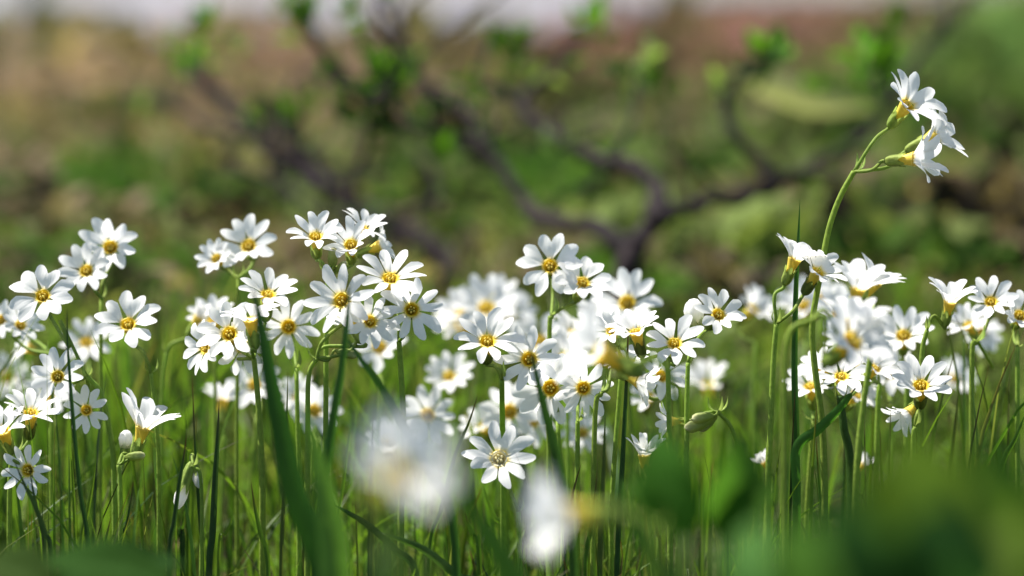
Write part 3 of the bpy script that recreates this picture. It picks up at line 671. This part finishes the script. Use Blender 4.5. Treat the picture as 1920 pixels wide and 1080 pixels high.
# ------------------------------------------------------------------ grass too thick to count
def grass_stuff(name, label, n, xr, zr, hr, wr, cols, seed, cat='grass'):
    r = random.Random(seed); V, F, K = [], [], []
    tufts = [(r.uniform(-1, 1), r.uniform(0, 1) ** .75) for _ in range(n // 9 + 1)]
    for i in range(n):
        tu = tufts[i // 9]; zz = zr[0] + (zr[1] - zr[0]) * tu[1] + r.gauss(0, .012)
        x = tu[0] * xr * (0.3 + zz) + r.gauss(0, .008); y = zz
        if y < 1.1 and x > .035 and r.random() < .55: continue
        h = r.uniform(*hr) * (0.6 + 0.6 * (0.5 + n2(x, y, 12, 7))); h *= max(.55, min(1, 1 - (y - .90) * 2.2)) if y < 1.15 else 1
        an = r.uniform(0, 6.28); ln = (r.uniform(.02, .5) ** 1.6 if r.random() < .75 else r.uniform(.3, 1.0)) * h
        g = Vector((x, y, ground_h(x, y) - .001)); d = Vector((math.cos(an), math.sin(an), 0))
        path = [g, g + Vector((0, 0, h * .4)) + d * ln * .12, g + Vector((0, 0, h * .75)) + d * ln * .45, g + Vector((0, 0, h)) + d * ln]
        path = spline(path, 2); c = r.choice(cols); f = r.uniform(.5, 1.6) if y > .76 else r.uniform(.35, 1.1); c = tuple(q * f for q in c)
        tip = r.choice([c, c, RT, (.16, .10, .05), c])
        sa = r.uniform(0, 3.14); blade_data(path, r.uniform(*wr) * (1 if y < .78 or y > 1.2 else r.choice([1, 1.3, 2.4])), Vector((math.cos(sa), math.sin(sa), 0)), V, F, K, c, tip, .25, .2)
    tag(obj(name, mesh(name, V, F, M_blade, K)), label, cat, kind='stuff')
GC = [G1, G2, G2, (.14, .24, .03), G3, (.15, .18, .05)]
grass_stuff('fine_grass', 'fine green grass blades standing thick between the flower stems', 3100, .25, (.64, 1.12), (.026, .072), (.0005, .0012), GC, 3)
grass_stuff('meadow_grass', 'short mixed grass of the blurred meadow behind the flowers', 4600, .34, (1.15, 3.6), (.008, .024), (.0010, .0024), GC + [(.24, .19, .10), (.2, .17, .09)], 4)
grass_stuff('near_grass', 'low grass below the lens in front of the flowers', 500, .26, (.35, .60), (.020, .040), (.0006, .0014), GC, 5)

grass_stuff('short_grass', 'short fresh grass blades hiding the soil between the stems', 4200, .25, (.60, 1.04), (.012, .042), (.0005, .0013), GC, 6)
# small leaves of the ground cover, thick behind the flowers
def cover(name, label, n, zr, size, lift, seed, colf, cat):
    r = random.Random(seed); V, F, K = [], [], []
    for i in range(n):
        t = r.random(); y = zr[0] * (zr[1] / zr[0]) ** t; x = r.uniform(-1, 1) * .25 * (y + .35)
        c = colf(x, y, r)
        if c is None: continue
        s = r.uniform(*size) * (0.7 + .25 * y); z = ground_h(x, y) + r.uniform(0, lift) * (0.5 + n2(x, y, 10, 1) + .4)
        a = r.uniform(0, 6.28); e = r.uniform(-.3, 1.0)
        d = Vector((math.cos(a) * math.cos(e), math.sin(a) * math.cos(e), math.sin(e)))
        b = Vector((x, y, z)); nn = Vector((r.gauss(0, .5), r.gauss(0, .5), 1))
        leaf_data(b, b + d * s, s * r.uniform(.35, .6), nn, .15, .1, c, None, V, F, K, 3, 2)
    tag(obj(name, mesh(name, V, F, M_cover, K)), label, cat, kind='stuff')
def cf(x, y, r):
    c = tuple(q * 1.25 for q in ground_col(x, y)); f = r.uniform(.5, 1.9)
    if r.random() < .12: return mix(c, (.22, .28, .12), .6)
    if r.random() < .15: return tuple(q * .3 for q in c)
    return tuple(min(.5, q * f) for q in c)
def turf(x, y, r):
    f = r.uniform(.5, 1.4); return tuple(q * f for q in r.choice([(.07, .15, .02), (.09, .18, .03), (.11, .13, .04), (.05, .11, .02), (.13, .10, .05)]))
cover('ground_cover', 'dense low leaves and litter covering the blurred meadow', 15000, (.95, 6.5), (.006, .016), .016, 8, cf, 'ground cover')
cover('low_turf', 'low green moss and leaves carpeting the soil under the flowers', 26000, (.42, 1.25), (.002, .005), .007, 12, turf, 'turf')
# herb and straw clumps standing out of the meadow
r = random.Random(77); V, F, K = [], [], []
for i in range(820):
    t = r.random(); y = 1.18 * (6.5 / 1.18) ** t; x = r.uniform(-1, 1) * .24 * (y + .3)
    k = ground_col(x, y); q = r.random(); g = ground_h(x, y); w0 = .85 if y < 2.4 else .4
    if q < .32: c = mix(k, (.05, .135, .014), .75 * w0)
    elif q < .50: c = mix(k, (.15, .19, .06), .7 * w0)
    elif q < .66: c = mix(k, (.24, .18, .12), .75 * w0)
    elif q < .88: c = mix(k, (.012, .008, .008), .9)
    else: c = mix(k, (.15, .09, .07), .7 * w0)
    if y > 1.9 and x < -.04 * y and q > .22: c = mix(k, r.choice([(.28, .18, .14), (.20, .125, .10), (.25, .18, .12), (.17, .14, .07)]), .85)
    rad = r.uniform(.010, .030) * (.55 + .33 * y); nl = 26
    if y > 3.4 and x > 0 and x < 1.3 and r.random() < .8: continue
    if r.random() < .10: rad *= 1.8
    for j in range(nl):
        a = r.uniform(0, 6.28); rr = rad * r.random() ** .5
        b = Vector((x + rr * math.cos(a), y + rr * math.sin(a), g + rad * r.uniform(0, 1.1) * (1 - .5 * rr / rad)))
        d = Vector((r.gauss(0, .7), r.gauss(0, .7), r.uniform(.1, 1))).normalized(); s_ = rad * r.uniform(.4, .8); f = r.uniform(.7, 1.35)
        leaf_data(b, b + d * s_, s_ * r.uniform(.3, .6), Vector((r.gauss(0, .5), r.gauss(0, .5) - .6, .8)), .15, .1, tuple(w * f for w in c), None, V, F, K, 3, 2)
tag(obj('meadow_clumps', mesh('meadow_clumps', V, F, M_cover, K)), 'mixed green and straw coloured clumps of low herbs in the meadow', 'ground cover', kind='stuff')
def litter(x, y, r):
    return r.choice([(.09, .06, .04), (.12, .08, .05), (.05, .04, .03), (.05, .10, .02), (.06, .12, .02)])
cover('dead_leaf_litter', 'brown dead leaf litter on the soil under the grass', 2600, (.5, 1.15), (.002, .005), .002, 9, litter, 'leaf litter')

# ------------------------------------------------------------------ dwarf shrubs behind
def tuft(root, px, py, z, n, size_px, col, seed, spread=1.0, up=(0, .8, 0)):
    size_px *= 1.15; r = random.Random(seed); c = P(px, py, z); base = root.location
    for i in range(int(n * 1.7)):
        d = (Vector((r.gauss(0, .8), r.gauss(0, .8), r.gauss(0, .6))) + CU * .9).normalized()
        s = size_px * .95 / FPX * z * r.uniform(.7, 1.2); b = c + Vector((r.gauss(0, .28), r.gauss(0, .3), r.gauss(0, .38))) * s * spread - CU * s * .35
        V, F, K = [], [], []; f = r.uniform(.7, 1.4); cc = tuple(q * f for q in col)
        leaf_data(b - base, b + d * s - base, s * r.uniform(.42, .6), Vector((r.gauss(0, 1), r.gauss(0, 1), .6)), .18, .12, cc, None, V, F, K, 8, 4)
        obj('leaf', mesh('leaf', V, F, M_leaf, K), root)
def limb(root, name, pts, z0, z1, w0, w1, seed=0):
    r = random.Random(seed); n = len(pts); W = []
    for i, p in enumerate(pts):
        t = i / (n - 1); zz = z0 * (1 - t) + z1 * t; W.append(P(p[0], p[1], zz) if len(p) == 2 else Vector(p))
    path = [p - root.location for p in spline(W, 7)]
    path = [p + Vector((noise.noise(p * 60), noise.noise(p * 60 + Vector((5, 0, 0))), noise.noise(p * 60 + Vector((0, 7, 0))))) * .0025 for p in path]
    a = w0 / 2 / FPX * z0; b = w1 / 2 / FPX * z1
    ph = r.uniform(0, 6)
    V, F = tube_data(path, lambda t: (a * (1 - t) + b * t) * (1 + .13 * math.sin(t * 31 + ph) + .08 * math.sin(t * 67)), 12)
    return obj(name, mesh(name, V, F, M_bark), root)
def twigs(root, n, lines, z, seed, up=(-.4, .9)):
    r = random.Random(seed)
    for i in range(n):
        l = r.choice(lines); k = r.randrange(len(l) - 1); t = r.random()
        x = l[k][0] * (1 - t) + l[k + 1][0] * t; y = l[k][1] * (1 - t) + l[k + 1][1] * t
        zz = z * r.uniform(.97, 1.12); pts = [(x, y)]; a = r.uniform(.3, 2.9); L = r.uniform(22, 60)
        for q in range(3):
            a += r.uniform(-.7, .7); x += L * math.cos(a); y -= L * math.sin(a) * .9; pts.append((x, y))
        w = r.uniform(7, 15); limb(root, 'twig', pts, zz, zz * r.uniform(.98, 1.04), w, w * .5, seed + i)
        if r.random() < .3: tuft(root, x, y, zz, 3, r.uniform(26, 46), r.choice([LG, LG, PG, DG]), seed * 31 + i)
def shrub(label, px, z):
    root = bpy.data.objects.new('dwarf_shrub', None); C.objects.link(root); root.location = GP(px, z); root.empty_display_size = .02
    return tag(root, label, 'shrub', 'dwarf shrubs behind the flowers')
LG = (.058, .135, .014); PG = (.15, .21, .08); DG = (.026, .062, .014)
s1 = shrub('gnarled dwarf shrub with dark forking branches behind the centre flowers', 1178, 1.10)
g = s1.location
limb(s1, 'trunk', [tuple(g - Vector((0, 0, .006))), (1176, 600), (1170, 530), (1178, 462)], 1.10, 1.12, 48, 44, 1)
limb(s1, 'branch', [(1178, 470), (1130, 432), (1060, 420), (1005, 400), (958, 345), (915, 285), (878, 215), (805, 165), (765, 110), (738, 40), (700, -40)], 1.12, 1.30, 38, 10, 2)
limb(s1, 'branch', [(1180, 465), (1215, 425), (1240, 385), (1220, 340), (1150, 305), (1060, 270), (990, 215), (985, 175), (1030, 140), (1100, 60)], 1.12, 1.28, 46, 12, 3)
limb(s1, 'branch', [(1225, 410), (1300, 385), (1390, 368), (1460, 350), (1530, 305), (1610, 262), (1665, 200), (1700, 140), (1770, 60), (1840, -20)], 1.12, 1.34, 32, 9, 4)
limb(s1, 'branch', [(1450, 352), (1425, 300), (1372, 250), (1355, 200), (1385, 150), (1430, 110), (1445, 60)], 1.17, 1.20, 26, 10, 5)
limb(s1, 'branch', [(910, 280), (850, 265), (790, 250), (735, 232), (695, 235), (680, 190), (640, 140), (590, 70), (560, -20)], 1.21, 1.26, 20, 12, 6)
limb(s1, 'branch', [(690, 240), (705, 190), (760, 130), (830, 70), (900, 20), (960, -30)], 1.235, 1.3, 14, 8, 7)
limb(s1, 'branch', [(1010, 235), (950, 170), (900, 150), (905, 100), (930, 40)], 1.23, 1.26, 14, 8, 8)
limb(s1, 'branch', [(1150, 305), (1180, 240), (1195, 180), (1205, 130)], 1.16, 1.2, 14, 8, 9)
limb(s1, 'branch', [(1665, 200), (1650, 150), (1660, 100)], 1.25, 1.26, 14, 8, 10)
for a in [(715, 130, 1.22, 9, 62, LG), (702, 205, 1.22, 7, 50, DG), (568, 25, 1.26, 6, 52, LG), (650, 20, 1.26, 3, 40, LG), (950, 75, 1.27, 6, 58, (.07, .15, .02)), (905, 150, 1.25, 4, 50, LG), (1105, 50, 1.28, 6, 56, LG), (1205, 120, 1.2, 9, 52, PG),
          (1240, 140, 1.22, 4, 46, LG), (1445, 75, 1.2, 7, 56, LG), (1462, 85, 1.19, 4, 42, (.14, .28, .09)), (1420, 130, 1.2, 4, 45, DG), (1655, 100, 1.25, 8, 58, LG), (1350, 150, 1.22, 3, 44, PG), (1000, 130, 1.28, 3, 48, PG), (1620, 110, 1.27, 3, 44, (.06, .16, .03))]:
    tuft(s1, a[0], a[1], a[2], a[3], a[4], a[5], int(a[0]))
s2 = shrub('low grey branched shrub lying to the left behind the flowers', 868, 1.30)
g = s2.location
limb(s2, 'trunk', [tuple(g - Vector((0, 0, .006))), (862, 530), (835, 490), (780, 445)], 1.30, 1.34, 52, 46, 11)
limb(s2, 'branch', [(790, 450), (705, 410), (640, 370), (570, 325), (510, 280), (450, 225), (395, 165), (348, 120)], 1.34, 1.5, 46, 22, 12)
limb(s2, 'branch', [(640, 370), (560, 290), (520, 230), (505, 180)], 1.39, 1.45, 22, 10, 13)
limb(s2, 'branch', [(480, 250), (400, 240), (330, 200), (280, 180)], 1.42, 1.5, 18, 10, 14)
for a in [(345, 105, 1.5, 5, 44, LG), (430, 105, 1.5, 4, 42, PG), (520, 190, 1.45, 4, 44, (.06, .09, .03)), (280, 185, 1.5, 3, 40, PG)]:
    tuft(s2, a[0], a[1], a[2], a[3], a[4], a[5], int(a[0]) + 5)
twigs(s1, 46, [[(1130, 432), (1005, 400), (915, 285), (805, 165), (738, 40)], [(1240, 385), (1150, 305), (990, 215), (1030, 140)], [(1300, 385), (1460, 350), (1610, 262), (1770, 60)], [(910, 280), (735, 232), (640, 140)]], 1.2, 5)
twigs(s2, 30, [[(850, 510), (705, 410), (570, 325), (450, 225), (348, 120)], [(640, 370), (520, 230)]], 1.4, 6)
s3 = shrub('low bare twig tangle with red brown wood left of the centre flowers', 660, 1.22)
g = s3.location
limb(s3, 'trunk', [tuple(g - Vector((0, 0, .006))), (670, 545), (690, 480), (700, 420)], 1.22, 1.24, 22, 18, 21)
limb(s3, 'branch', [(700, 430), (660, 350), (690, 270), (685, 200)], 1.24, 1.26, 18, 10, 22)
limb(s3, 'branch', [(690, 480), (760, 400), (860, 370), (960, 400)], 1.24, 1.3, 16, 8, 23)
limb(s3, 'branch', [(700, 430), (600, 400), (520, 340), (430, 320)], 1.24, 1.3, 16, 8, 24)
twigs(s3, 16, [[(700, 430), (690, 270)], [(690, 480), (860, 370)], [(690, 430), (430, 320)]], 1.25, 7)
# fallen straw blade
b = blade('broad pale straw blade lying slantwise behind the tall stem', 1.32, [(1400, 150), (1470, 165), (1560, 195), (1660, 232)], 70, (.24, .25, .16), None, zb=1.42, side=(0.2, .3, 1), wprof=lambda u: .05 if u < .30 else (.05 + 3 * (u - .3) if u < .6 else .95) * (1 - u ** 9))
b['group'] = 'dry straw'; b['category'] = 'straw blade'; b.name = 'straw_blade'

# ------------------------------------------------------------------ broad leaved herbs near the lens
def herb(label, px, z, leaves):
    root = bpy.data.objects.new('broad_leaved_herb', None); C.objects.link(root); root.location = GP(px, z); root.empty_display_size = .01
    tag(root, label, 'herb', 'broad leaved herbs near the lens'); g = root.location
    for i, (bx, by, tx, ty, w, dz, n, col) in enumerate(leaves):
        zz = z + dz * mm; b = P(bx, by, zz); t = P(tx, ty, zz + (.012 if n[2] < .6 else .003)); V, F, K = [], [], []
        leaf_data(b - g, t - g, w / FPX * zz, D(n), .16, .10, col, None, V, F, K, 14, 8, shape=.75)
        o = obj('leaf', mesh('leaf', V, F, M_leaf, K), root)
        V, F, K = [], [], []
        tube_data([p - g for p in spline([g - Vector((0, 0, .001)), g * .5 + b * .5 + Vector(((bx - px) / FPX * zz * .25, 0, 0)), b], 6)], .0007, 7, V, F, K, lambda t: (.10, .16, .03))
        obj('leaf_stalk', mesh('leaf_stalk', V, F, M_stem, K), o)
    return root
A = (.052, .125, .018); B_ = (.095, .165, .018); Cc = (.026, .075, .018)
herb('folded green leaves rising in front of the bloom and buds at right', 1310, .47, [(1300, 1000, 1228, 812, 135, 0, (-.6, .55, .6), (.05, .14, .02)), (1340, 1000, 1398, 812, 135, 6, (.6, .5, .6), (.06, .15, .025)), (1290, 1010, 1170, 900, 80, 8, (-.3, .8, .5), A), (1340, 1010, 1460, 900, 80, 4, (.3, .7, .6), A)])
herb('dark green mass of broad leaves filling the lower right corner', 1760, .345, [
    (1760, 1240, 1715, 815, 350, 0, (-.3, .6, .7), B_), (1800, 1240, 1870, 835, 350, 14, (.3, .6, .7), A), (1720, 1260, 1470, 975, 280, -8, (-.3, .9, .3), A), (1860, 1240, 1960, 920, 280, -6, (.6, .4, .5), B_),
    (1780, 1260, 1760, 950, 300, -14, (.1, .2, .9), Cc), (1680, 1280, 1590, 990, 240, -4, (-.1, .7, .6), B_),
    (1700, 1200, 1560, 905, 120, -18, (-.5, .5, .6), Cc), (1800, 1200, 1800, 900, 120, -24, (.5, .5, .6), (.02, .06, .02)), (1880, 1230, 1900, 960, 150, -20, (-.6, .6, .4), (.11, .17, .03)), (1640, 1230, 1520, 1030, 120, -16, (.2, .8, .5), A)])
herb('small blurred light green leaf at the bottom right of the centre', 1420, .42, [(1425, 1150, 1412, 975, 115, -40, (-.6, .5, .6), (.12, .27, .07)), (1440, 1160, 1480, 1040, 90, 6, (.2, .5, .8), A)])
herb('flat dark green leaves lying along the lower left corner', 170, .50, [(330, 1120, 40, 1050, 130, 0, (.0, .85, .5), (.035, .085, .018)), (100, 1110, 350, 1045, 120, 12, (.1, .85, .5), (.035, .085, .022)), (90, 1120, -60, 1050, 130, -6, (-.1, .85, .5), (.045, .08, .02))])
